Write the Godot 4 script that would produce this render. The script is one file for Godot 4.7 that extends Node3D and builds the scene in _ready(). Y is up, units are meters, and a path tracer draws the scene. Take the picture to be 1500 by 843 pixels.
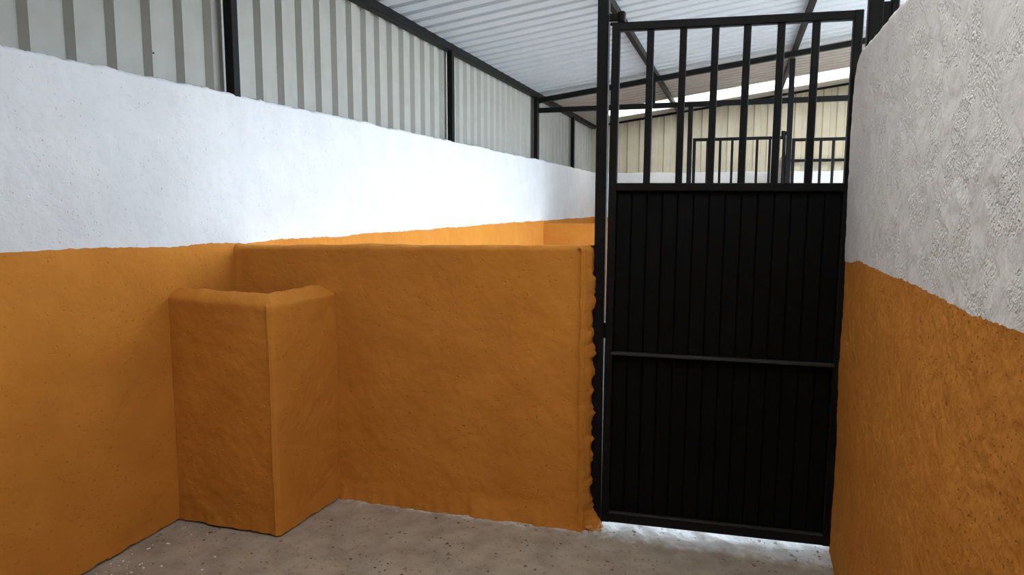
extends Node3D

var M := {}
var rough := FastNoiseLite.new()     # plaster unevenness
var coarse := FastNoiseLite.new()    # slow waviness
var grit := FastNoiseLite.new()      # roughcast grain
var rng := RandomNumberGenerator.new()

# ---------------------------------------------------------------- small helpers
func tag(o: Node, label: String, category := "", group := "", kind := "") -> Node:
	if label: o.set_meta("label", label)
	if category: o.set_meta("category", category)
	if group: o.set_meta("group", group)
	if kind: o.set_meta("kind", kind)
	return o

func numbered(called: String, parent: Node) -> String:
	if not parent.has_node(NodePath(called)): return called
	var k := 1
	while parent.has_node(NodePath("%s_%03d" % [called, k])): k += 1
	return "%s_%03d" % [called, k]

func base(called: String, at := Vector3.ZERO, parent: Node = self) -> Node3D:
	var o := Node3D.new()
	o.name = numbered(called, parent)
	parent.add_child(o, true)
	o.position = at
	return o

func put(called: String, mesh: Mesh, mat: Material, parent: Node = self, at := Vector3.ZERO) -> MeshInstance3D:
	var o := MeshInstance3D.new()
	o.name = numbered(called, parent)
	o.mesh = mesh
	o.material_override = mat
	o.cast_shadow = GeometryInstance3D.SHADOW_CASTING_SETTING_ON
	parent.add_child(o, true)
	o.position = at
	return o

func st_new() -> SurfaceTool:
	var st := SurfaceTool.new()
	st.begin(Mesh.PRIMITIVE_TRIANGLES)
	return st

func tri(st: SurfaceTool, a: Vector3, b: Vector3, c: Vector3, out: Vector3) -> void:
	var n := (b - a).cross(c - a)
	if n.length_squared() < 1e-16: return
	n = n.normalized()
	if n.dot(out) < 0.0: n = -n
	st.set_normal(n)
	if (b - a).cross(c - a).dot(n) > 0.0:
		st.add_vertex(a); st.add_vertex(c); st.add_vertex(b)
	else:
		st.add_vertex(a); st.add_vertex(b); st.add_vertex(c)

func quad(st: SurfaceTool, a: Vector3, b: Vector3, c: Vector3, d: Vector3, out: Vector3) -> void:
	tri(st, a, b, c, out)
	tri(st, a, c, d, out)

# a straight tube of rectangular section with chamfered edges from a to b; side = direction of its width w, depth d across
func tube(st: SurfaceTool, a: Vector3, b: Vector3, w: float, d: float, side: Vector3, ch := 0.004) -> void:
	var ax := (b - a).normalized()
	var s := (side - ax * side.dot(ax)).normalized()
	var t := ax.cross(s).normalized()
	var hw := w / 2.0
	var hd := d / 2.0
	var ring: Array[Vector2] = [Vector2(hw - ch, -hd), Vector2(hw, -hd + ch), Vector2(hw, hd - ch), Vector2(hw - ch, hd), Vector2(-hw + ch, hd), Vector2(-hw, hd - ch), Vector2(-hw, -hd + ch), Vector2(-hw + ch, -hd)]
	for i in 8:
		var p := ring[i]
		var q := ring[(i + 1) % 8]
		var P := s * p.x + t * p.y
		var Q := s * q.x + t * q.y
		quad(st, a + P, a + Q, b + Q, b + P, P + Q)
	for i in range(1, 7):
		var p0 := s * ring[0].x + t * ring[0].y
		var p1 := s * ring[i].x + t * ring[i].y
		var p2 := s * ring[i + 1].x + t * ring[i + 1].y
		tri(st, a + p0, a + p1, a + p2, -ax)
		tri(st, b + p0, b + p1, b + p2, ax)

func cyl(st: SurfaceTool, a: Vector3, b: Vector3, r: float, n := 16, bev := 0.003) -> void:
	var ax := (b - a).normalized()
	var s := ax.cross(Vector3(0.31, 0.77, 0.55)).normalized()
	var t := ax.cross(s)
	var prof: Array = [[a, r - bev], [a + ax * bev, r], [b - ax * bev, r], [b, r - bev]]
	for i in n:
		var c0 := s * cos(TAU * i / n) + t * sin(TAU * i / n)
		var c1 := s * cos(TAU * (i + 1) / n) + t * sin(TAU * (i + 1) / n)
		for k in 3:
			var ca: Vector3 = prof[k][0]
			var cb: Vector3 = prof[k + 1][0]
			var ra: float = prof[k][1]
			var rb: float = prof[k + 1][1]
			quad(st, ca + c0 * ra, ca + c1 * ra, cb + c1 * rb, cb + c0 * rb, c0 + c1)
		tri(st, a, a + c0 * (r - bev), a + c1 * (r - bev), -ax)
		tri(st, b, b + c0 * (r - bev), b + c1 * (r - bev), ax)

func beam(called: String, a: Vector3, b: Vector3, w: float, d: float, side: Vector3, mat: Material, parent: Node, ch := 0.004) -> MeshInstance3D:
	var st := st_new()
	tube(st, a, b, w, d, side, ch)
	return put(called, st.commit(), mat, parent)

# a thing that is one straight steel tube; its node stands at its first end
func member(called: String, a: Vector3, b: Vector3, w: float, d: float, side: Vector3, mat: Material, label: String, category: String, group := "") -> MeshInstance3D:
	var st := st_new()
	tube(st, Vector3.ZERO, b - a, w, d, side)
	var o := put(called, st.commit(), mat, self, a)
	tag(o, label, category, group)
	return o

# ---------------------------------------------------------------- plaster walls
# path: outline points (x, z) with outward normals; rows: [inset, height] per ring. Returns grid of points
func plaster(path: PackedVector2Array, normals: PackedVector2Array, line: Callable, top: Callable, n_low: int, n_up: int, r: float, disp: Callable, bottom: Callable) -> Dictionary:
	var nu := path.size()
	var rows: int = n_low + 1 + n_up + 7
	var P := PackedVector3Array()
	P.resize(nu * rows)
	for u in nu:
		var p := path[u]
		var n := normals[u]
		var n3 := Vector3(n.x, 0, n.y)
		var hl: float = line.call(p)
		var ht: float = top.call(p)
		var hb: float = bottom.call(p)
		for v in rows:
			var y := 0.0
			var inset := 0.0
			var up := 0.0
			if v <= n_low:
				y = lerpf(hb, hl, float(v) / n_low)
			elif v <= n_low + n_up:
				y = lerpf(hl, ht - r, float(v - n_low) / n_up)
			else:
				var a := PI / 2 * float(v - n_low - n_up) / 7.0
				y = ht - r + r * sin(a)
				inset = r * (1.0 - cos(a))
				up = sin(a)
			var q := Vector3(p.x, y, p.y) - n3 * inset
			var d: float = disp.call(q, n)
			P[v * nu + u] = q + (n3 * (1.0 - up) + Vector3.UP * up).normalized() * d
	var N := PackedVector3Array()
	N.resize(P.size())
	for v in rows:
		for u in nu:
			var l: Vector3 = P[v * nu + maxi(u - 1, 0)]
			var g: Vector3 = P[v * nu + mini(u + 1, nu - 1)]
			var b: Vector3 = P[maxi(v - 1, 0) * nu + u]
			var t: Vector3 = P[mini(v + 1, rows - 1) * nu + u]
			var n := (g - l).cross(t - b)
			var want := Vector3(normals[u].x, 0.3 if v > n_low + n_up else 0.0, normals[u].y)
			if n.dot(want) < 0: n = -n
			N[v * nu + u] = n.normalized()
	return {"P": P, "N": N, "nu": nu, "rows": rows, "split": n_low}

func grid_mesh(g: Dictionary, v0: int, v1: int, capped := false) -> ArrayMesh:
	var nu: int = g.nu
	var P: PackedVector3Array = g.P.slice(v0 * nu, (v1 + 1) * nu)
	var N: PackedVector3Array = g.N.slice(v0 * nu, (v1 + 1) * nu)
	var I := PackedInt32Array()
	for v in v1 - v0:
		for u in nu - 1:
			var a := v * nu + u
			var b := a + 1
			var c := a + nu + 1
			var d := a + nu
			var cr := (P[b] - P[a]).cross(P[d] - P[a])
			if cr.dot(N[a]) > 0:
				I.append_array(PackedInt32Array([a, c, b, a, d, c]))
			else:
				I.append_array(PackedInt32Array([a, b, c, a, c, d]))
	if capped:
		var first := P.size()
		for u in nu:
			var q: Vector3 = P[(v1 - v0) * nu + u]
			P.append(q)
			N.append(Vector3.UP)
		# zip the two long sides of the ring together across the top
		var i := 0
		var j := nu - 1
		while j - i > 1:
			var a: int = first + i
			var b: int = first + j
			var c: int
			if P[first + i + 1].distance_to(P[b]) < P[first + j - 1].distance_to(P[a]):
				i += 1
				c = first + i
			else:
				j -= 1
				c = first + j
			if (P[b] - P[a]).cross(P[c] - P[a]).y > 0:
				I.append_array(PackedInt32Array([a, c, b]))
			else:
				I.append_array(PackedInt32Array([a, b, c]))
	var arr := []
	arr.resize(Mesh.ARRAY_MAX)
	arr[Mesh.ARRAY_VERTEX] = P
	arr[Mesh.ARRAY_NORMAL] = N
	arr[Mesh.ARRAY_INDEX] = I
	if g.has("C"): arr[Mesh.ARRAY_COLOR] = g.C
	var m := ArrayMesh.new()
	m.add_surface_from_arrays(Mesh.PRIMITIVE_TRIANGLES, arr)
	return m

# outline of a wall from corner list (x, z), round corners of radius rc, sampled at the given step (a Callable of position)
func outline(corners: Array, rc: Array, step: Callable) -> Array:
	var path := PackedVector2Array()
	var nn := PackedVector2Array()
	var k := corners.size()
	var from: Vector2 = corners[0]
	for i in k - 1:
		var a: Vector2 = corners[i]
		var b: Vector2 = corners[i + 1]
		var dir := (b - a).normalized()
		var n := Vector2(dir.y, -dir.x)        # outward, on the left hand of travel seen from above with z down
		var r: float = rc[i + 1] if i + 2 < k else 0.0
		var stop := b - dir * r
		var s := 0.0
		var length := from.distance_to(stop)
		while s < length - 1e-4:
			path.append(from + dir * s)
			nn.append(n)
			s += minf(step.call(from + dir * s), maxf(length - s, 1e-3))
		if r > 0.0:
			var c: Vector2 = corners[i + 2]
			var dir2 := (c - b).normalized()
			var n2 := Vector2(dir2.y, -dir2.x)
			var cen := stop - n * r
			for j in 7:
				var m := (n.slerp(n2, j / 7.0)).normalized()
				path.append(cen + m * r)
				nn.append(m)
			from = b + dir2 * r
		else:
			path.append(stop)
			nn.append(n)
			from = b
	return [path, nn]

# ---------------------------------------------------------------- textures and materials
func noise_tex(size: int, freq: float, oct: int, sd: int, c0: Color, c1: Color, mid := -1.0, cm := Color.BLACK) -> NoiseTexture2D:
	var n := FastNoiseLite.new()
	n.seed = sd
	n.frequency = freq
	n.fractal_octaves = oct
	n.noise_type = FastNoiseLite.TYPE_SIMPLEX_SMOOTH
	var t := NoiseTexture2D.new()
	t.width = size
	t.height = size
	t.seamless = true
	t.noise = n
	var g := Gradient.new()
	g.set_color(0, c0)
	g.set_color(1, c1)
	if mid > 0.0: g.add_point(mid, cm)
	t.color_ramp = g
	return t

func noise_normal(size: int, freq: float, oct: int, sd: int, strength: float) -> NoiseTexture2D:
	var n := FastNoiseLite.new()
	n.seed = sd
	n.frequency = freq
	n.fractal_octaves = oct
	var t := NoiseTexture2D.new()
	t.width = size
	t.height = size
	t.seamless = true
	t.noise = n
	t.as_normal_map = true
	t.bump_strength = strength
	return t

# height picture of trowelled plaster: soft unevenness, small pits, short trowel drags
func plaster_height(size: int, sd: int, pits: int, drags: int) -> ImageTexture:
	var n := FastNoiseLite.new()
	n.seed = sd
	n.frequency = 0.02
	n.fractal_octaves = 6
	n.fractal_gain = 0.55
	var im := n.get_seamless_image(size, size)
	im.convert(Image.FORMAT_L8)
	var da := im.get_data()
	for i in da.size(): da[i] = int(150.0 + (da[i] - 128.0) * 0.45)
	im = Image.create_from_data(size, size, false, Image.FORMAT_L8, da)
	im.convert(Image.FORMAT_RF)
	var g := RandomNumberGenerator.new()
	g.seed = sd * 7 + 1
	var centre := Vector2.ZERO
	for i in pits:
		if i % 11 == 0: centre = Vector2(g.randf(), g.randf()) * size
		var at := centre + Vector2(g.randfn(0.0, 70.0), g.randfn(0.0, 55.0)) if i % 3 else Vector2(g.randf(), g.randf()) * size
		var rx := g.randf_range(1.3, 4.2)
		var ry := rx * g.randf_range(0.5, 1.4)
		var deep := g.randf_range(0.25, 0.6)
		for y in range(-6, 7):
			for x in range(-6, 7):
				var d := Vector2(x / rx, y / ry).length()
				if d < 1.2:
					var px := posmod(int(at.x) + x, size)
					var py := posmod(int(at.y) + y, size)
					var h := im.get_pixel(px, py).r - deep * clampf((1.2 - d) * 1.6, 0, 1)
					im.set_pixel(px, py, Color(h, h, h))
	for i in drags:
		var p := Vector2(g.randf() * size, g.randf() * size)
		var dir := Vector2.from_angle(g.randf_range(-0.5, 0.5))
		var w := g.randf_range(0.7, 1.6)
		for s in g.randi_range(8, 34):
			p += dir
			dir = dir.rotated(g.randf_range(-0.12, 0.12))
			for k in range(-2, 3):
				var px := posmod(int(p.x), size)
				var py := posmod(int(p.y) + k, size)
				var h := im.get_pixel(px, py).r - 0.22 * clampf(w - absf(k) * 0.7, 0, 1)
				im.set_pixel(px, py, Color(h, h, h))
	im.convert(Image.FORMAT_L8)
	return ImageTexture.create_from_image(im)

# height picture of roughcast: fine grain in patches between smoother streaks
func roughcast_height(size: int, sd: int) -> ImageTexture:
	var a := FastNoiseLite.new()
	a.seed = sd
	a.noise_type = FastNoiseLite.TYPE_VALUE_CUBIC
	a.frequency = 0.12
	a.fractal_octaves = 4
	a.fractal_gain = 0.65
	var b := FastNoiseLite.new()
	b.seed = sd + 1
	b.frequency = 0.004
	b.fractal_octaves = 3
	var ia := a.get_seamless_image(size, size)
	var ib := b.get_seamless_image(size, size)
	ia.convert(Image.FORMAT_L8)
	ib.convert(Image.FORMAT_L8)
	var da := ia.get_data()
	var db := ib.get_data()
	for i in da.size():
		var m := clampf((db[i] / 255.0 - 0.36) * 3.2, 0.12, 1.0)
		da[i] = clampi(int(128.0 + (da[i] - 128.0) * m), 0, 255)
	return ImageTexture.create_from_image(Image.create_from_data(size, size, false, Image.FORMAT_L8, da))

func floor_picture(size: int, sd: int) -> ImageTexture:
	var n := FastNoiseLite.new()
	n.seed = sd
	n.frequency = 0.006
	n.fractal_octaves = 6
	n.fractal_gain = 0.6
	var im := n.get_seamless_image(size, size)
	var grad: Array[Color] = [Color(0.80, 0.795, 0.785), Color(0.87, 0.867, 0.86), Color(0.92, 0.918, 0.912)]
	im.convert(Image.FORMAT_RGB8)
	var data := im.get_data()
	for i in range(0, data.size(), 3):
		var v := data[i] / 255.0
		var c := grad[0].lerp(grad[1], clampf((v - 0.2) / 0.3, 0, 1)) if v < 0.5 else grad[1].lerp(grad[2], clampf((v - 0.5) / 0.3, 0, 1))
		data[i] = int(c.r * 255)
		data[i + 1] = int(c.g * 255)
		data[i + 2] = int(c.b * 255)
	im = Image.create_from_data(size, size, false, Image.FORMAT_RGB8, data)
	var g := RandomNumberGenerator.new()
	g.seed = sd + 5
	var centre := Vector2.ZERO
	for i in 1300:
		if i % 14 == 0: centre = Vector2(g.randf(), g.randf()) * size
		var near := i % 4 > 0
		var cx := int(centre.x + g.randfn(0.0, 42.0)) if near else g.randi_range(0, size - 1)
		var cy := int(centre.y + g.randfn(0.0, 30.0)) if near else g.randi_range(0, size - 1)
		var big := g.randf() < 0.16
		var rx := g.randf_range(2.5, 6.0) if big else g.randf_range(0.8, 2.4)
		var ry := rx * g.randf_range(0.5, 1.6)
		var dark := g.randf() < 0.8
		var c := Color(0.2, 0.18, 0.17) if dark else Color(0.8, 0.78, 0.75)
		var k := g.randf_range(0.2, 0.75)
		var w := g.randf() * TAU
		for y in range(-10, 11):
			for x in range(-10, 11):
				var d := Vector2(x / rx, y / ry).length() + 0.25 * sin(3.0 * atan2(y, x) + w)
				if d < 1.15:
					var px := posmod(cx + x, size)
					var py := posmod(cy + y, size)
					im.set_pixel(px, py, im.get_pixel(px, py).lerp(c, k * clampf((1.15 - d) * 3.0, 0, 1)))
	return ImageTexture.create_from_image(im)

func mat(c: Color, roughness := 0.9) -> StandardMaterial3D:
	var m := StandardMaterial3D.new()
	m.albedo_color = c
	m.roughness = roughness
	m.metallic_specular = 0.4
	return m

func tripl(m: StandardMaterial3D, per_metre: float) -> void:
	m.uv1_triplanar = true
	m.uv1_world_triplanar = true
	m.uv1_scale = Vector3.ONE * per_metre

func make_materials() -> void:
	var h := plaster_height(1024, 11, 520, 260)
	var o := mat(Color.WHITE, 0.92)
	o.albedo_texture = noise_tex(512, 0.006, 5, 3, Color(0.73, 0.468, 0.185), Color(0.785, 0.518, 0.215))
	o.metallic_specular = 0.25
	o.heightmap_enabled = true
	o.heightmap_texture = h
	o.heightmap_scale = 0.55
	tripl(o, 0.8)
	M.orange = o
	var w := mat(Color.WHITE, 0.93)
	w.albedo_texture = noise_tex(512, 0.006, 5, 4, Color(0.83, 0.835, 0.84), Color(0.87, 0.875, 0.88))
	w.metallic_specular = 0.25
	w.heightmap_enabled = true
	w.heightmap_texture = h
	w.heightmap_scale = 0.5
	tripl(w, 0.8)
	M.white = w
	var wr: StandardMaterial3D = w.duplicate()
	wr.albedo_texture = noise_tex(512, 0.006, 5, 24, Color(0.89, 0.89, 0.89), Color(0.93, 0.93, 0.93))
	wr.heightmap_texture = roughcast_height(1024, 17)
	wr.heightmap_scale = 0.6
	tripl(wr, 1.6)
	M.roughcast = wr
	var orr: StandardMaterial3D = o.duplicate()
	orr.heightmap_texture = plaster_height(1024, 29, 1000, 30)
	orr.heightmap_scale = 0.65
	tripl(orr, 1.3)
	M.orange_pitted = orr
	var f := mat(Color.WHITE, 0.9)
	f.albedo_texture = floor_picture(1024, 21)
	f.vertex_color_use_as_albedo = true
	f.heightmap_enabled = true
	f.heightmap_texture = h
	f.heightmap_scale = 0.7
	f.metallic_specular = 0.3
	tripl(f, 0.75)
	M.concrete = f
	var k := mat(Color.WHITE, 0.5)
	k.albedo_texture = noise_tex(256, 0.02, 4, 5, Color(0.07, 0.069, 0.07), Color(0.11, 0.095, 0.088), 0.7, Color(0.075, 0.073, 0.073))
	k.metallic_specular = 0.25
	tripl(k, 1.0)
	M.black = k
	var p := mat(Color.WHITE, 0.65)
	p.albedo_texture = noise_tex(256, 0.02, 4, 6, Color(0.035, 0.035, 0.036), Color(0.055, 0.053, 0.053))
	p.metallic_specular = 0.2
	tripl(p, 1.0)
	M.panel = p
	M.ledge_highlight = mat(Color(0.155, 0.152, 0.15), 0.6)  # paler than the gate black: the highlight along its ledges painted in
	var c := mat(Color.WHITE, 0.55)
	c.albedo_texture = noise_tex(512, 0.01, 5, 7, Color(0.60, 0.595, 0.565), Color(0.64, 0.635, 0.61))
	tripl(c, 0.7)
	M.cladding = c
	var e := mat(Color.WHITE, 0.6)
	e.albedo_texture = noise_tex(512, 0.01, 5, 8, Color(0.71, 0.68, 0.59), Color(0.75, 0.725, 0.64))
	tripl(e, 0.7)
	M.cream = e
	var r := mat(Color.WHITE, 0.5)
	r.albedo_texture = noise_tex(512, 0.01, 4, 9, Color(0.735, 0.765, 0.79), Color(0.775, 0.805, 0.83))
	tripl(r, 0.7)
	M.roof = r
	var r2: StandardMaterial3D = r.duplicate()
	r2.albedo_texture = noise_tex(512, 0.01, 4, 19, Color(0.63, 0.605, 0.575), Color(0.68, 0.655, 0.625))  # darker, beiger sheets for the far bay
	M.beige_roof = r2
	var t := mat(Color(0.95, 0.94, 0.90, 0.37), 0.3)
	t.transparency = BaseMaterial3D.TRANSPARENCY_ALPHA
	M.translucent = t
	var t2: StandardMaterial3D = t.duplicate()
	t2.albedo_color.a = 0.44  # for the added skylights above the near stall
	M.fill_skylight = t2
	M.flake = mat(Color(0.9, 0.9, 0.89), 0.8)
	M.screw = mat(Color(0.12, 0.11, 0.1), 0.6)
	M.mortar = mat(Color(0.74, 0.58, 0.40), 0.95)
	M.yard = mat(Color(0.72, 0.72, 0.71), 0.95)

# ---------------------------------------------------------------- corrugated sheets
# profile along s (sheet width), running along dir for length; out = side of the crests that face the room
func corrugated(pitch: float, ribs: int, depth: float, length: float, along: Vector3, across: Vector3, out: Vector3, crest: float, web: float) -> ArrayMesh:
	var st := st_new()
	var prof: Array[Vector2] = []
	for i in ribs:
		var s := i * pitch
		prof.append(Vector2(s, 0))
		prof.append(Vector2(s + web, depth))
		prof.append(Vector2(s + web + crest, depth))
		prof.append(Vector2(s + 2 * web + crest, 0))
	prof.append(Vector2(ribs * pitch, 0))
	prof.append(Vector2(ribs * pitch + web * 0.98, depth * 0.98))
	var th := 0.0012
	for i in prof.size() - 1:
		var a := across * prof[i].x + out * prof[i].y
		var b := across * prof[i + 1].x + out * prof[i + 1].y
		var d := (prof[i + 1] - prof[i]).normalized()
		var n := across * -d.y + out * d.x
		quad(st, a, b, b + along * length, a + along * length, n)
		quad(st, a - n * th, b - n * th, b - n * th + along * length, a - n * th + along * length, -n)
		quad(st, a, b, b - n * th, a - n * th, -along)
		quad(st, a + along * length, b + along * length, b - n * th + along * length, a - n * th + along * length, along)
	return st.commit()

# ================================================================ the scene
const EYE := 1.5
const XL := -2.49          # face of the left wall
const ZF := -3.085         # face of the partition
const ZM := -9.26          # face of the second partition
const ZE := -12.95         # face of the end wall
const XO = 3.0              # outer wall along the yard
const SLOPE := 0.133
const ROOF := 2.95         # underside of the roof above the left wall

func roof_y(x: float) -> float:
	return ROOF + SLOPE * (x - XL)

func _ready() -> void:
	rng.seed = 5
	# camera
	var cam := Camera3D.new()
	cam.name = "camera"
	cam.keep_aspect = Camera3D.KEEP_HEIGHT
	cam.fov = rad_to_deg(2.0 * atan(421.5 / 1036.08))
	cam.near = 0.05
	cam.far = 200
	add_child(cam)
	cam.position = Vector3(0, EYE, 0)
	cam.basis = Basis(Vector3.UP, 0.3066967) * Basis(Vector3.RIGHT, -0.11518) * Basis(Vector3.BACK, 0.00141)
	cam.current = true
	# sky and exposure
	var env := Environment.new()
	env.background_mode = Environment.BG_SKY
	var sm := ProceduralSkyMaterial.new()
	sm.sky_top_color = Color(0.95, 0.945, 0.93)
	sm.sky_horizon_color = Color(0.85, 0.925, 1.0)
	sm.sky_curve = 0.5
	sm.ground_horizon_color = Color(0.62, 0.64, 0.66)
	sm.ground_bottom_color = Color(0.5, 0.5, 0.5)
	sm.sky_energy_multiplier = 6.0
	sm.ground_energy_multiplier = 3.0
	var sky := Sky.new()
	sky.sky_material = sm
	env.sky = sky
	env.ambient_light_source = Environment.AMBIENT_SOURCE_SKY
	env.tonemap_mode = Environment.TONE_MAPPER_LINEAR
	env.tonemap_exposure = 0.19
	env.sdfgi_enabled = true
	env.ssao_enabled = true
	env.ssil_enabled = true
	var we := WorldEnvironment.new()
	we.name = "world_environment"
	we.environment = env
	add_child(we)

	rough.seed = 2; rough.frequency = 9.0; rough.fractal_octaves = 4
	coarse.seed = 3; coarse.frequency = 1.1; coarse.fractal_octaves = 2
	grit.seed = 4; grit.frequency = 55.0; grit.fractal_octaves = 3; grit.fractal_gain = 0.6
	make_materials()
	build_floor()
	build_walls()
	build_cladding()
	build_roof()
	build_frame()
	build_trough()
	build_gate()
	build_far_gates()
	build_small()

# ---------------------------------------------------------------- floor
func build_floor() -> void:
	var xs := PackedFloat32Array()
	var zs := PackedFloat32Array()
	var x := -2.75
	while x < 3.1:
		xs.append(x)
		x += 0.016 if x > -2.6 and x < 0.55 else 0.25
	xs.append(3.1)
	var z := -13.2
	while z < 3.2:
		zs.append(z)
		z += 0.016 if z > -3.9 and z < -1.5 else 0.25
	zs.append(3.2)
	var P := PackedVector3Array()
	var N := PackedVector3Array()
	var nx := xs.size()
	for zz in zs:
		for xx in xs:
			var near_gate := clampf(1.0 - absf(zz + 3.15) / 0.28, 0, 1) * clampf((xx + 0.75) * 3.0, 0, 1)
			var y := coarse.get_noise_2d(xx, zz) * 0.006 + rough.get_noise_2d(xx, zz) * 0.0035 * (1.0 + 2.6 * near_gate) + grit.get_noise_2d(xx * 0.8, zz * 0.8) * 0.0012 * (1.0 + 3.0 * near_gate) - 0.002
			P.append(Vector3(xx, y, zz))
	N.resize(P.size())
	var nz := zs.size()
	for j in nz:
		for i in nx:
			var dx := P[j * nx + mini(i + 1, nx - 1)] - P[j * nx + maxi(i - 1, 0)]
			var dz := P[mini(j + 1, nz - 1) * nx + i] - P[maxi(j - 1, 0) * nx + i]
			N[j * nx + i] = dz.cross(dx).normalized()
	var g := {"P": P, "N": N, "nu": nx}
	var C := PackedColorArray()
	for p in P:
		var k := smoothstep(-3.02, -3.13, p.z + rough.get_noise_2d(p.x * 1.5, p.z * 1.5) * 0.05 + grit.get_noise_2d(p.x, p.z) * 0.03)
		C.append(Color(0.475, 0.405, 0.34).lerp(Color(0.90, 0.955, 1.0), k))  # brown turns pale bluish: light under the gate put into the colour
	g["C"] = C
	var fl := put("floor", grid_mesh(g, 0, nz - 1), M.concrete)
	tag(fl, "worn grey-brown concrete floor of the stall, dark pits and a rough strip under the gate", "", "", "structure")
	# floor colour beyond the gate line is paled in place of the light there
	# slab below, so that no sky shows through
	var st := st_new()
	tube(st, Vector3(0.1, -0.13, 3.2), Vector3(0.1, -0.13, -13.2), 6.0, 0.2, Vector3.RIGHT)
	var sl := put("slab", st.commit(), M.yard, fl)
	sl.name = "floor_slab"
	st = st_new()
	tube(st, Vector3(33.1, -0.15, 30), Vector3(33.1, -0.15, -50), 60, 0.2, Vector3.RIGHT)
	tube(st, Vector3(-5, -0.15, 3.2), Vector3(-5, -0.15, 30), 16.2, 0.2, Vector3.RIGHT)
	tag(put("ground", st.commit(), M.yard), "pale concrete yard outside the open side of the stable", "", "", "structure")

# ---------------------------------------------------------------- walls
func paint_edge(s: float, sd: float) -> float:
	return coarse.get_noise_2d(s * 1.3, sd) * 0.011 + rough.get_noise_2d(s * 1.6, sd + 9.0) * 0.0045 + grit.get_noise_2d(s * 0.8, sd + 20.0) * 0.0035

func split_wall(called: String, g: Dictionary, label: String) -> Node3D:
	var w := base(called)
	tag(w, label, "", "", "structure")
	put("orange_dado", grid_mesh(g, 0, g.split), M.orange_pitted if called == "wall_right" else M.orange, w)
	put("white_band", grid_mesh(g, g.split, g.rows - 1, true), M.roughcast if called == "wall_right" else M.white, w)
	return w

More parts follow.
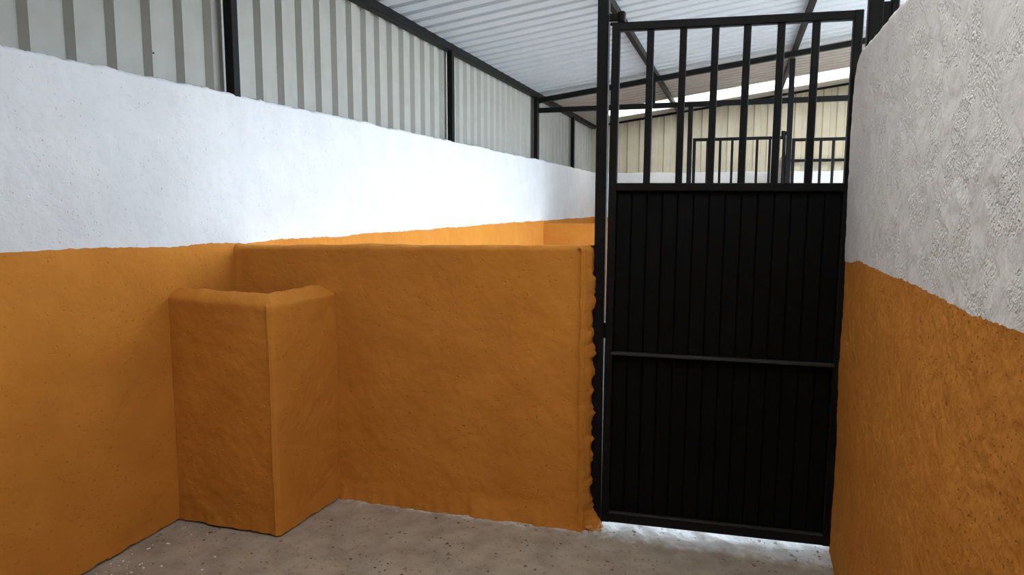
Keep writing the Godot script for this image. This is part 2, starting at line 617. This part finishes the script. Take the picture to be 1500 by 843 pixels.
func build_walls() -> void:
	var plain_disp := func(q: Vector3, _n: Vector2) -> float:
		return coarse.get_noise_3dv(q) * 0.010 + rough.get_noise_3dv(q) * 0.0045
	var foot := func(p: Vector2) -> float:
		return 0.008 + 0.014 * maxf(0.0, rough.get_noise_2d(p.x * 1.7 + 3.0, p.y * 1.7)) + 0.006 * grit.get_noise_2d(p.x, p.y)
	# left wall: travels towards the back (z falls), its room side is +x
	var fine := func(p: Vector2) -> float:
		if p.x < XL - 0.03: return 0.5
		if p.y > -1.2: return 0.15
		return 0.014 if p.y > -4.4 else 0.025 if p.y > -7 else 0.05
	var o := outline([Vector2(XL, 3.0), Vector2(XL, -13.1), Vector2(XL - 0.18, -13.1), Vector2(XL - 0.18, 3.0)], [0, 0, 0, 0], fine)
	# normals of the outline helper point to the left of travel: flip where needed
	fix_normals(o, Vector2(XL - 0.09, -5))
	var line_l := func(p: Vector2) -> float:
		var h := 1.303
		if p.y > -3.1: h = lerpf(1.303, 1.331, clampf((p.y + 3.1) / 1.3, 0, 1))
		return h + paint_edge(p.y, 1.0)
	var top_l := func(p: Vector2) -> float:
		return lerpf(2.064, 2.100, clampf((-p.y - 2.0) / 7.0, 0, 1)) + coarse.get_noise_2d(p.y * 1.5, 5.0) * 0.007 + rough.get_noise_2d(p.y * 1.2, 4.0) * 0.004 + grit.get_noise_2d(p.y * 0.7, 7.0) * 0.006
	var g := plaster(o[0], o[1], line_l, top_l, 66, 40, 0.02, plain_disp, foot)
	split_wall("wall_left", g, "long left wall, orange plaster below and bright white plaster above, under the metal cladding")
	# front partition, orange, its free end at the gate post
	var fine_f := func(p: Vector2) -> float:
		return 0.014 if p.y > ZF - 0.02 or p.x > -0.75 else 0.06
	o = outline([Vector2(XL - 0.04, ZF), Vector2(-0.612, ZF), Vector2(-0.612, ZF - 0.15), Vector2(XL - 0.04, ZF - 0.15)], [0, 0.02, 0.02, 0], fine_f)
	fix_normals(o, Vector2(-1.5, ZF - 0.075))
	var line_f := func(_p: Vector2) -> float:
		return 0.66
	var top_f := func(p: Vector2) -> float:
		return lerpf(1.290, 1.322, clampf((p.x - XL) / 1.85, 0, 1)) + coarse.get_noise_2d(p.x * 2.0, 15.0) * 0.006 + rough.get_noise_2d(p.x, 14.0) * 0.004
	var part_disp := func(q: Vector3, n: Vector2) -> float:
		var d := coarse.get_noise_3dv(q) * 0.008 + rough.get_noise_3dv(q) * 0.0045
		if n.y > 0.5:
			d += 0.022 * clampf(1.0 - q.y / 0.10, 0, 1) * (0.6 + rough.get_noise_2d(q.x * 1.5, 3.0))      # foot of the render spreads
			d += 0.02 * pow(clampf(1.0 - (q.x - XL) / 0.05, 0, 1), 2.0)                                      # fillet in the corner
		if q.x > -0.68:
			d += (rough.get_noise_3dv(q * 1.6) * 0.010 + grit.get_noise_3dv(q * 0.6) * 0.006) * clampf((q.x + 0.68) / 0.06, 0, 1)
		return d
	var sunk := func(p: Vector2) -> float:
		return -0.006 + 0.012 * maxf(0.0, rough.get_noise_2d(p.x * 1.7 + 8.0, p.y) - 0.15)
	g = plaster(o[0], o[1], line_f, top_f, 46, 44, 0.022, part_disp, sunk)
	var wf := put("wall_front", grid_mesh(g, 0, g.rows - 1, true), M.orange)
	tag(wf, "low orange plastered partition between the corner trough and the black gate", "", "", "structure")
	# second partition, same height, behind the middle stall
	var rough_step := func(_p: Vector2) -> float:
		return 0.06
	o = outline([Vector2(XL - 0.04, ZM), Vector2(-0.60, ZM), Vector2(-0.60, ZM - 0.15), Vector2(XL - 0.04, ZM - 0.15)], [0, 0.02, 0.02, 0], rough_step)
	fix_normals(o, Vector2(-1.5, ZM - 0.075))
	var top_m := func(p: Vector2) -> float:
		return 1.272 + coarse.get_noise_2d(p.x * 2.0, 35.0) * 0.004
	g = plaster(o[0], o[1], line_f, top_m, 14, 14, 0.02, plain_disp, foot)
	tag(put("wall_middle", grid_mesh(g, 0, g.rows - 1, true), M.orange), "second low orange partition seen lit beyond the first one", "", "", "structure")
	# right wall with its rounded free end by the gate
	var fine_r := func(p: Vector2) -> float:
		if p.x > 0.47: return 0.10
		if p.y > -0.9: return 0.12
		return 0.0075 if p.y > -2.2 else 0.013
	o = outline([Vector2(0.432, 3.0), Vector2(0.432, -3.250), Vector2(0.582, -3.250), Vector2(0.582, 3.0)], [0, 0.05, 0.05, 0], fine_r)
	fix_normals(o, Vector2(0.507, 0))
	var line_r := func(p: Vector2) -> float:
		return 1.303 - 0.030 * smoothstep(-2.8, -3.26, p.y) + paint_edge(p.y, 41.0)
	var top_r := func(p: Vector2) -> float:
		return 2.093 - 0.10 * smoothstep(-3.10, -3.26, p.y) + coarse.get_noise_2d(p.y * 1.5, 55.0) * 0.008 + rough.get_noise_2d(p.y, 54.0) * 0.006
	var right_disp := func(q: Vector3, _n: Vector2) -> float:
		var patch := smoothstep(-0.25, 0.35, coarse.get_noise_3dv(q * 1.4 + Vector3(7, 3, 1)) + 0.22 * (q.z + 2.2))
		var d := coarse.get_noise_3dv(q) * 0.010 + rough.get_noise_3dv(q * 1.3) * 0.0035
		if q.y > 1.29: d += grit.get_noise_3dv(q * 0.75) * 0.0022 * patch
		else: d -= maxf(0.0, grit.get_noise_3dv(q * 0.55) - 0.2) * 0.010 * patch
		return d
	g = plaster(o[0], o[1], line_r, top_r, 150, 92, 0.022, right_disp, foot)
	split_wall("wall_right", g, "near right wall of rough plaster, orange below and greyish white above, ending at the gate")
	# end wall
	o = outline([Vector2(XL - 0.1, ZE), Vector2(XO, ZE), Vector2(XO, ZE - 0.15), Vector2(XL - 0.1, ZE - 0.15)], [0, 0, 0, 0], rough_step)
	fix_normals(o, Vector2(1, ZE - 0.075))
	var line_e := func(_p: Vector2) -> float:
		return 1.30
	var top_e := func(p: Vector2) -> float:
		return 2.088 + coarse.get_noise_2d(p.x * 2.0, 65.0) * 0.006 + grit.get_noise_2d(p.x, 65.0) * 0.008
	g = plaster(o[0], o[1], line_e, top_e, 14, 8, 0.012, plain_disp, foot)
	split_wall("wall_far", g, "far end wall, orange and white plaster under cream metal cladding")
	# wall between the two far stalls
	o = outline([Vector2(0.49, ZE + 0.02), Vector2(0.49, -9.05), Vector2(0.568, -9.05), Vector2(0.568, ZE + 0.02)], [0, 0, 0, 0], rough_step)
	fix_normals(o, Vector2(0.53, -11))
	g = plaster(o[0], o[1], line_e, func(_p: Vector2) -> float: return 2.10, 14, 8, 0.012, plain_disp, foot)
	split_wall("wall_between", g, "white topped wall between the two far stalls")
	# closed sides that the photograph does not show: behind the camera and along the yard
	var bk := base("wall_back")
	tag(bk, "back wall of the stall behind the camera, orange below and white above", "", "", "structure")
	beam("orange_dado", Vector3(-2.7, 0.65, 3.08), Vector3(XO + 0.1, 0.65, 3.08), 1.3, 0.15, Vector3.UP, M.orange, bk)
	beam("white_band", Vector3(-2.7, 2.5, 3.08), Vector3(XO + 0.1, 2.5, 3.08), 2.4, 0.15, Vector3.UP, M.white, bk)
	var ow := base("wall_outer")
	tag(ow, "outer wall on the yard side, open at the middle bay, with a gap added at the far bay for light", "", "", "structure")
	beam("cladding", Vector3(XO, 1.8, 3.15), Vector3(XO, 1.8, -3.55), 3.72, 0.12, Vector3.UP, M.cladding, ow)
	beam("cladding", Vector3(XO, 0.65, -8.7), Vector3(XO, 0.65, -13.15), 1.4, 0.12, Vector3.UP, M.cladding, ow)
	beam("cladding", Vector3(XO, 2.95, -8.7), Vector3(XO, 2.95, -13.15), 1.44, 0.12, Vector3.UP, M.cladding, ow)  # gap between low and high part added to brighten the far cladding

func fix_normals(o: Array, inside: Vector2) -> void:
	# outward means away from the middle line of the wall: test the first point of each run
	var path: PackedVector2Array = o[0]
	var nn: PackedVector2Array = o[1]
	var mid := path.size() / 4
	var flip := nn[mid].dot(path[mid] - inside) < 0
	if flip:
		for i in nn.size(): nn[i] = -nn[i]
	o[1] = nn

# ---------------------------------------------------------------- cladding
func build_cladding() -> void:
	var wl := get_node("wall_left")
	var pitch := 0.1985
	# webs that face the camera end at z = -2.073 - k * pitch; sheets are five ribs wide
	var mesh := corrugated(pitch, 5, 0.032, 0.97, Vector3.UP, Vector3(0, 0, -1), Vector3.RIGHT, 0.075, 0.022)
	var z0 := -2.073 + 0.011 + pitch * 25
	var k := 0
	while z0 - k * pitch * 5 > -12.9:
		put("cladding_sheet", mesh, M.cladding, wl, Vector3(-2.604 - (0.0015 if k % 2 else 0.0), 2.0, z0 - k * pitch * 5))
		k += 1
	var st := st_new()
	tube(st, Vector3(-2.66, 2.55, 3.1), Vector3(-2.66, 2.55, -13.1), 1.1, 0.04, Vector3.UP)
	put("cladding_backing", st.commit(), M.cladding, wl)
	# a few screw heads on the near sheets
	for q in [Vector3(-2.571, 2.192, -2.685)]:
		var s := st_new()
		cyl(s, Vector3(-0.004, 0, 0), Vector3(0.003, 0, 0), 0.004, 8, 0.001)
		put("screw", s.commit(), M.screw, wl, q)
	var we := get_node("wall_far")
	var ep := 0.216
	for i in 6:
		var em := corrugated(ep, 5, 0.03, 1.9, Vector3.UP, Vector3.RIGHT, Vector3.BACK, 0.10, 0.018)
		put("cladding_sheet", em, M.cream, we, Vector3(-2.60 + i * ep * 5, 2.0, ZE - 0.10 + (0.0015 if i % 2 else 0.0)))
	var sb := st_new()
	tube(sb, Vector3(-2.7, 2.95, ZE - 0.16), Vector3(XO + 0.1, 2.95, ZE - 0.16), 1.9, 0.04, Vector3.UP)
	put("cladding_backing", sb.commit(), M.cream, we)

# ---------------------------------------------------------------- roof
func build_roof() -> void:
	var ce := base("ceiling")
	tag(ce, "underside of the sloping roof of white ribbed metal sheets", "", "", "structure")
	var run := Vector3(1, SLOPE, 0).normalized()
	var up := Vector3(-SLOPE, 1, 0).normalized()
	var length := 5.95
	var pitch := 0.2035
	var mesh := corrugated(pitch, 5, 0.034, length, run, Vector3(0, 0, -1), up, 0.040, 0.016)
	var x0 := -2.70
	var mesh_s: ArrayMesh
	var w := pitch * 5
	# the skylight strip replaces one sheet between z -11.37 and -12.39
	var z := -11.37 + w * 14
	var i := 0
	while z > -13.0:
		var at := Vector3(x0, roof_y(x0) + (0.0015 if i % 2 else 0.0), z)
		if i == 14 or i == 4 or i == 3:  # the near pair is added, out of view, to brighten the stall
			var from := -2.1 if i == 14 else -1.3
			var d := (from - x0) / run.x
			put("roof_sheet", corrugated(pitch, 5, 0.034, d, run, Vector3(0, 0, -1), up, 0.040, 0.016), M.beige_roof if i == 14 else M.roof, ce, at)
			mesh_s = corrugated(pitch, 5, 0.034, length - d, run, Vector3(0, 0, -1), up, 0.040, 0.016)
			var sk := put("skylight_or_fill_sheet", mesh_s, M.translucent if i == 14 else M.fill_skylight, ce, at + run * d)
			sk.set_meta("label", "bright translucent roofing sheet letting daylight in, the two over the near stall added as light sources")
		else:
			put("roof_sheet", mesh, M.beige_roof if z < -8.9 else M.roof, ce, at)
		z -= w
		i += 1

# ---------------------------------------------------------------- steel frame
func build_frame() -> void:
	# posts standing on the left wall
	var posts := [
		[-3.157, 0.052, "black steel post standing on the left white wall above the corner trough", 2.05],
		[-6.11, 0.052, "second black steel post on the left white wall, halfway along the middle stall", 2.06],
		[-9.0, 0.085, "third black steel post on the left white wall, carrying the sloping rafter and tie beam", 2.07],
		[-11.12, 0.065, "farthest visible black steel post on the left white wall, beyond the tie beam", 2.07]]
	for p in posts:
		member("steel_post", Vector3(-2.52, p[3], p[0]), Vector3(-2.52, 2.90, p[0]), p[1], 0.052, Vector3.BACK, M.black, p[2], "post", "steel posts on the left wall")
	# eave beam
	member("eave_beam", Vector3(-2.535, 2.918, 3.0), Vector3(-2.535, 2.918, -12.9), 0.07, 0.07, Vector3.UP, M.black, "dark steel beam running along the top of the left cladding under the roof edge", "beam")
	# purlins under the roof sheets
	var pl := ["grey steel purlin under the roof, seen through the left part of the gate", "grey steel purlin under the roof, seen through the right part of the gate", "steel purlin under the roof to the right of the gate, nearer the ridge", "steel purlin under the roof at its open yard edge"]
	var px := [-1.02, 0.575, 2.17, 2.95]
	for i in 4:
		var y := roof_y(px[i]) - 0.036
		member("roof_purlin", Vector3(px[i], y, 3.0), Vector3(px[i], y, -12.9), 0.05, 0.07, Vector3.RIGHT, M.black, pl[i], "purlin", "roof purlins")
	# rafters and ties at the two frames, and the rafter at the end wall
	var tie_words := ["above the near partition", "beyond the middle stall"]
	var fz := [-3.157, -9.0]
	for i in 2:
		var z: float = fz[i]
		var x1 := 2.95
		member("roof_rafter", Vector3(-2.50, 2.843, z), Vector3(x1, 2.843 + 0.1312 * (x1 + 2.5), z), 0.062, 0.06, Vector3.UP, M.black, "sloping black steel rafter " + tie_words[i] + ", rising to the right under the purlins", "rafter")
		member("tie_beam", Vector3(-2.50, 2.722, z), Vector3(x1, 2.722, z), 0.062, 0.05, Vector3.UP, M.black, "level black steel tie beam " + tie_words[i] + ", below its rafter", "beam")
		member("king_strut", Vector3(-1.04, 2.745, z), Vector3(-1.04, 3.02, z), 0.06, 0.05, Vector3.RIGHT, M.black, "short upright steel strut joining tie beam and rafter " + tie_words[i], "strut")
	member("roof_rafter", Vector3(-2.55, 2.945, ZE + 0.0), Vector3(2.95, 2.945 + SLOPE * 5.5, ZE + 0.0), 0.07, 0.05, Vector3.UP, M.black, "sloping black steel edge member along the top of the far cream cladding", "rafter")
	member("wall_girt", Vector3(0.70, 2.262, ZE - 0.03), Vector3(2.95, 2.262, ZE - 0.03), 0.046, 0.05, Vector3.UP, M.black, "level black steel rail across the far cream cladding on the right", "rail")
	# gate posts of the near frame
	member("gate_post", Vector3(-0.5855, 0.0, -3.175), Vector3(-0.5855, 2.69, -3.175), 0.048, 0.05, Vector3.RIGHT, M.black, "tall black steel post at the end of the orange partition, hinging the near gate", "post")
	var rp := base("gate_post", Vector3(0.482, 0, -3.27))
	tag(rp, "black steel post pair behind the rounded end of the near right wall", "post")
	beam("post_tube", Vector3(0.02, 0, 0), Vector3(0.02, 3.22, 0), 0.055, 0.05, Vector3.RIGHT, M.black, rp)
	beam("rear_tube", Vector3(0.092, 0, -0.01), Vector3(0.092, 3.22, -0.01), 0.03, 0.04, Vector3.RIGHT, M.black, rp)
	beam("joining_plate", Vector3(0.058, 1.8, -0.005), Vector3(0.058, 2.318, -0.005), 0.05, 0.012, Vector3.RIGHT, M.black, rp)
	# posts of the far frame
	member("gate_post", Vector3(-0.583, 0.0, -9.0), Vector3(-0.583, 2.70, -9.0), 0.056, 0.05, Vector3.RIGHT, M.black, "black steel post on the left of the far gate, up to the tie beam", "post")
	member("gate_post", Vector3(0.545, 0.0, -9.0), Vector3(0.545, 3.19, -9.0), 0.06, 0.06, Vector3.RIGHT, M.black, "tall black steel post between the two far gates, up to the roof", "post")
	member("gate_post", Vector3(1.66, 0.0, -9.0), Vector3(1.66, 3.34, -9.0), 0.06, 0.06, Vector3.RIGHT, M.black, "black steel post on the right of the second far gate", "post")

# ---------------------------------------------------------------- corner feed trough
func build_trough() -> void:
	var tr := base("feed_trough", Vector3(XL, 0, ZF))
	tag(tr, "tall orange plastered feed trough built into the corner of the left wall and the partition", "trough")
	# outline (world), from the left wall along the front, round the corner, back to the partition
	var fine := func(_p: Vector2) -> float: return 0.013
	var o := outline([Vector2(XL - 0.02, -2.606), Vector2(-1.930, -2.602), Vector2(-1.905, -3.11)], [0, 0.009, 0], fine)
	var path: PackedVector2Array = o[0]
	var nn: PackedVector2Array = o[1]
	if nn[4].y < 0:
		for i in nn.size(): nn[i] = -nn[i]
	var nu := path.size()
	var at := Vector3(XL, 0, ZF)
	# rings: outside upwards, over the rounded rim, down the inside
	var rings: Array = []
	var n_up := 74
	var wall := 0.10
	for v in n_up + 1: rings.append([0.0, 1.055 * v / n_up])
	var rim0 := rings.size() - 1
	for q in [[0.004, 1.063], [0.011, 1.071], [0.024, 1.080], [0.042, 1.090], [0.058, 1.098], [0.070, 1.102], [0.080, 1.103], [0.090, 1.100], [0.097, 1.092], [0.1, 1.08]]:
		rings.append(q)
	var rim1 := rings.size() - 1
	for v in range(1, 9): rings.append([wall + 0.004 * v, 1.079 - 0.05 * v])
	var P := PackedVector3Array()
	var N := PackedVector3Array()
	var corner := Vector2(-1.930, -2.602)
	for v in rings.size():
		var inset: float = rings[v][0]
		var y: float = rings[v][1]
		for u in nu:
			var p := path[u]
			var n := nn[u]
			# mitre: the inside corner is reached along both axes
			var pi := p
			if inset > 0.0:
				pi = p - n * minf(inset, 0.008) 
				var m := inset - minf(inset, 0.008)
				if m > 0.0:
					pi = Vector2(minf(pi.x, corner.x - inset) if n.x > 0.3 else minf(pi.x, corner.x - inset), minf(pi.y, corner.y - inset))
			var q := Vector3(pi.x, y, pi.y)
			var rise := lerpf(0.012, 0.0, clampf((p.x - XL) / 0.5, 0, 1)) * clampf(y, 0, 1)
			var d := coarse.get_noise_3dv(q) * 0.010 + rough.get_noise_3dv(q) * 0.005
			d += 0.010 * clampf(1.0 - y / 0.10, 0, 1) * (0.5 + rough.get_noise_2d(q.x * 1.5, 13.0 + q.z))
			if v == 0: y = 0.006 + 0.014 * maxf(0, rough.get_noise_2d(q.x * 2.0, q.z * 2.0))
			var wav := rough.get_noise_2d(q.x, q.z) * 0.008 * clampf((y - 0.9) * 5.0, 0, 1)
			P.append(Vector3(q.x + n.x * d, y + rise + wav, q.z + n.y * d) - at)
	N.resize(P.size())
	for v in rings.size():
		for u in nu:
			var l := P[v * nu + maxi(u - 1, 0)]
			var g := P[v * nu + mini(u + 1, nu - 1)]
			var b := P[maxi(v - 1, 0) * nu + u]
			var t := P[mini(v + 1, rings.size() - 1) * nu + u]
			var nrm := (g - l).cross(t - b)
			var out := Vector3(nn[u].x, 0, nn[u].y)
			var want := out if v < rim0 else (Vector3.UP + out * (0.7 if v < rim0 + 8 else 0.0) if v <= rim1 else -out)
			if nrm.length() < 1e-9: nrm = want
			if nrm.dot(want) < 0: nrm = -nrm
			N[v * nu + u] = nrm.normalized()
	var grid := {"P": P, "N": N, "nu": nu}
	put("trough_body", grid_mesh(grid, 0, rim0), M.orange, tr)
	put("trough_rim", grid_mesh(grid, rim0, rim1), M.orange, tr)
	put("basin", grid_mesh(grid, rim1, rings.size() - 1), M.orange, tr)
	var st := st_new()
	tube(st, Vector3(-0.02, 0.70, 0.22), Vector3(0.50, 0.70, 0.22), 0.06, 0.44, Vector3.UP, 0.004)
	put("basin_floor", st.commit(), M.orange, tr)

# ---------------------------------------------------------------- gates
func grille_gate(called: String, at: Vector3, turn: float, lean: float, width: float, bars: Array, boards: int, label: String, group := "") -> Node3D:
	var gt := base(called, at)
	gt.rotation = Vector3(0, turn, lean)
	tag(gt, label, "gate", group)
	var w := width
	var top := 2.268
	beam("hinge_stile", Vector3(0.0175, 0.032, 0), Vector3(0.0175, 2.286, 0), 0.036, 0.036, Vector3.RIGHT, M.black, gt)
	beam("latch_stile", Vector3(w - 0.0175, 0.032, 0), Vector3(w - 0.0175, 2.286, 0), 0.036, 0.036, Vector3.RIGHT, M.black, gt)
	beam("top_rail", Vector3(0.034, top, 0), Vector3(w - 0.034, top, 0), 0.036, 0.0355, Vector3.UP, M.black, gt)
	beam("middle_rail", Vector3(0.034, 1.583, 0), Vector3(w - 0.034, 1.583, 0), 0.036, 0.0355, Vector3.UP, M.black, gt)
	beam("bottom_rail", Vector3(0.034, 0.055, 0), Vector3(w - 0.034, 0.055, 0), 0.046, 0.0355, Vector3.UP, M.black, gt)
	for b in bars:
		beam("bar", Vector3(b, 1.60, 0), Vector3(b, 2.252, 0), 0.030, 0.022, Vector3.RIGHT, M.black, gt, 0.003)
	# sheet of upright boards behind, in the lower part of the frame
	var bw := (w - 0.07) / boards
	for i in boards:
		var x := 0.035 + (i + 0.5) * bw
		beam("panel_board", Vector3(x, 0.076, -0.008), Vector3(x, 1.567, -0.008), bw - 0.003, 0.012, Vector3.RIGHT, M.panel, gt, 0.003)
	beam("panel_sheet", Vector3(w / 2, 0.076, -0.0155), Vector3(w / 2, 1.567, -0.0155), w - 0.07, 0.003, Vector3.RIGHT, M.panel, gt, 0.0005)
	beam("cross_ledge", Vector3(0.030, 0.836, 0.016), Vector3(w - 0.034, 0.836, 0.016), 0.012, 0.036, Vector3.UP, M.ledge_highlight, gt, 0.002)
	beam("bottom_ledge", Vector3(0.034, 0.079, 0.008), Vector3(w - 0.034, 0.079, 0.008), 0.006, 0.024, Vector3.UP, M.ledge_highlight, gt, 0.001)
	return gt

func build_gate() -> void:
	var gt := grille_gate("stable_gate", Vector3(-0.5585, 0, -3.16), deg_to_rad(4.0), deg_to_rad(-0.35), 1.000, [0.164, 0.301, 0.432, 0.560, 0.693, 0.827], 14, "near black metal gate with six upright bars over a solid lower panel, left slightly ajar")
	# top pivot hinge
	var st := st_new()
	cyl(st, Vector3(0.038, 2.286, 0), Vector3(0.038, 2.334, 0), 0.018, 16, 0.005)
	var kn := put("hinge_knuckle", st.commit(), M.black, gt)
	beam("hinge_arm", Vector3(-0.0135, 2.312, -0.006), Vector3(0.036, 2.312, -0.006), 0.032, 0.022, Vector3.UP, M.black, kn)
	st = st_new()
	cyl(st, Vector3(0.0, 2.276, 0.004), Vector3(0.0, 2.288, 0.004), 0.010, 12, 0.002)
	put("hinge_pin", st.commit(), M.screw, gt)
	st = st_new()
	cyl(st, Vector3(-0.006, 0.90, -0.004), Vector3(-0.006, 0.97, -0.004), 0.006, 12, 0.002)
	put("hinge_knuckle", st.commit(), M.black, gt)

func build_far_gates() -> void:
	var a := grille_gate("stable_gate", Vector3(-0.545, 0.03, -9.0), 0.0, 0.0, 1.055, [0.173, 0.32, 0.458, 0.603, 0.74, 0.882], 14, "far black barred gate seen through the near gate, left of the tall middle post", "far gates")
	var st := st_new()
	cyl(st, Vector3(1.025, 2.262, 0.0), Vector3(1.025, 2.345, 0.0), 0.022, 14, 0.004)
	var kn := put("hinge_knuckle", st.commit(), M.black, a)
	beam("hinge_arm", Vector3(1.02, 2.315, 0), Vector3(1.059, 2.315, 0), 0.05, 0.02, Vector3.UP, M.black, kn)
	grille_gate("stable_gate", Vector3(0.580, 0.0, -9.0), 0.0, 0.0, 1.04, [0.161, 0.312, 0.446, 0.590, 0.735, 0.88], 14, "second far black barred gate, right of the tall middle post", "far gates")

# ---------------------------------------------------------------- small things
func build_small() -> void:
	# lime flakes along the foot of the left wall
	for i in 34:
		var z := rng.randf_range(-2.58, -1.95)
		var x := XL + 0.02 + absf(rng.randfn(0.0, 0.11))
		if i < 6:
			x = rng.randf_range(-2.40, -1.95)
			z = rng.randf_range(-2.55, -2.15)
		var r := rng.randf_range(0.003, 0.0075)
		var st := st_new()
		var n := 6
		var pts: Array[Vector3] = []
		for k in n:
			var a := TAU * k / n
			pts.append(Vector3(cos(a), 0, sin(a)) * r * rng.randf_range(0.6, 1.2))
		var h := Vector3(0, rng.randf_range(0.0015, 0.0035), 0)
		for k in n:
			var p := pts[k]
			var q := pts[(k + 1) % n]
			tri(st, h, p * 0.75 + h, q * 0.75 + h, Vector3.UP)
			quad(st, p, q, q * 0.75 + h, p * 0.75 + h, p + q)
			tri(st, Vector3.ZERO, p, q, Vector3.DOWN)
		var y := coarse.get_noise_2d(x, z) * 0.006 + rough.get_noise_2d(x, z) * 0.0035 - 0.002
		var o := put("paint_flake", st.commit(), M.flake, self, Vector3(x, y, z))
		tag(o, "small white paint flake lying on the concrete floor along the foot of the left wall", "flake", "white paint flakes")
	# torn mortar where the partition meets the gate post: a ragged fillet
	var st := st_new()
	st.set_smooth_group(0)
	var rows: Array = []
	for i in 150:
		var y := 0.004 + i * 0.0084
		var n1 := rough.get_noise_2d(y * 3.0, 71.0)
		var n2 := rough.get_noise_2d(y * 1.4, 75.0) + 0.3 * grit.get_noise_2d(y * 0.6, 78.0)
		var foot := 0.06 * pow(clampf(1.0 - y / 0.16, 0, 1), 1.5)
		var cx := -0.606 + maxf(-0.006, n2 * 0.022) + foot
		rows.append([Vector3(-0.622, y, -3.094 + n1 * 0.004), Vector3(-0.612 + n1 * 0.006, y, -3.108 + foot * 0.3), Vector3(lerpf(-0.61, cx, 0.6), y, -3.128 + n1 * 0.008 + foot * 0.4), Vector3(cx, y + n1 * 0.003, -3.1455), Vector3(cx - 0.002, y, -3.156)])
	for i in rows.size() - 1:
		for k in 4:
			for v in [rows[i][k], rows[i + 1][k + 1], rows[i][k + 1], rows[i][k], rows[i + 1][k], rows[i + 1][k + 1]]:
				st.add_vertex(v)
	st.index()
	st.generate_normals()
	var mo := put("mortar_fillet", st.commit(), M.orange, get_node("wall_front"))
	mo.set_meta("label", "torn orange mortar along the gate post")
	st = st_new()
	for i in 16:
		blob(st, Vector3(rng.randf_range(-0.615, -0.545), rng.randf_range(0.0, 0.02), rng.randf_range(-3.14, -3.075)), Vector3(rng.randf_range(0.005, 0.014), rng.randf_range(0.004, 0.010), rng.randf_range(0.005, 0.012)))
	var cr := put("mortar_crumbs", st.commit(), M.mortar, get_node("wall_front"))
	cr.set_meta("label", "pale mortar crumbs at the foot of the gate post")
	cr.set_meta("kind", "stuff")

func blob(st: SurfaceTool, c: Vector3, r: Vector3) -> void:
	var P: Array = []
	for i in 5:
		var row: Array = []
		var th := PI * i / 4.0
		for k in 7:
			var ph := TAU * k / 7.0
			var j := rng.randf_range(0.75, 1.2) if i > 0 and i < 4 else 1.0
			row.append(c + Vector3(sin(th) * cos(ph) * r.x, cos(th) * r.y, sin(th) * sin(ph) * r.z) * j)
		P.append(row)
	for i in 4:
		for k in 7:
			var a: Vector3 = P[i][k]
			var b: Vector3 = P[i][(k + 1) % 7]
			var d: Vector3 = P[i + 1][(k + 1) % 7]
			var e: Vector3 = P[i + 1][k]
			quad(st, a, b, d, e, a + d - c * 2.0)
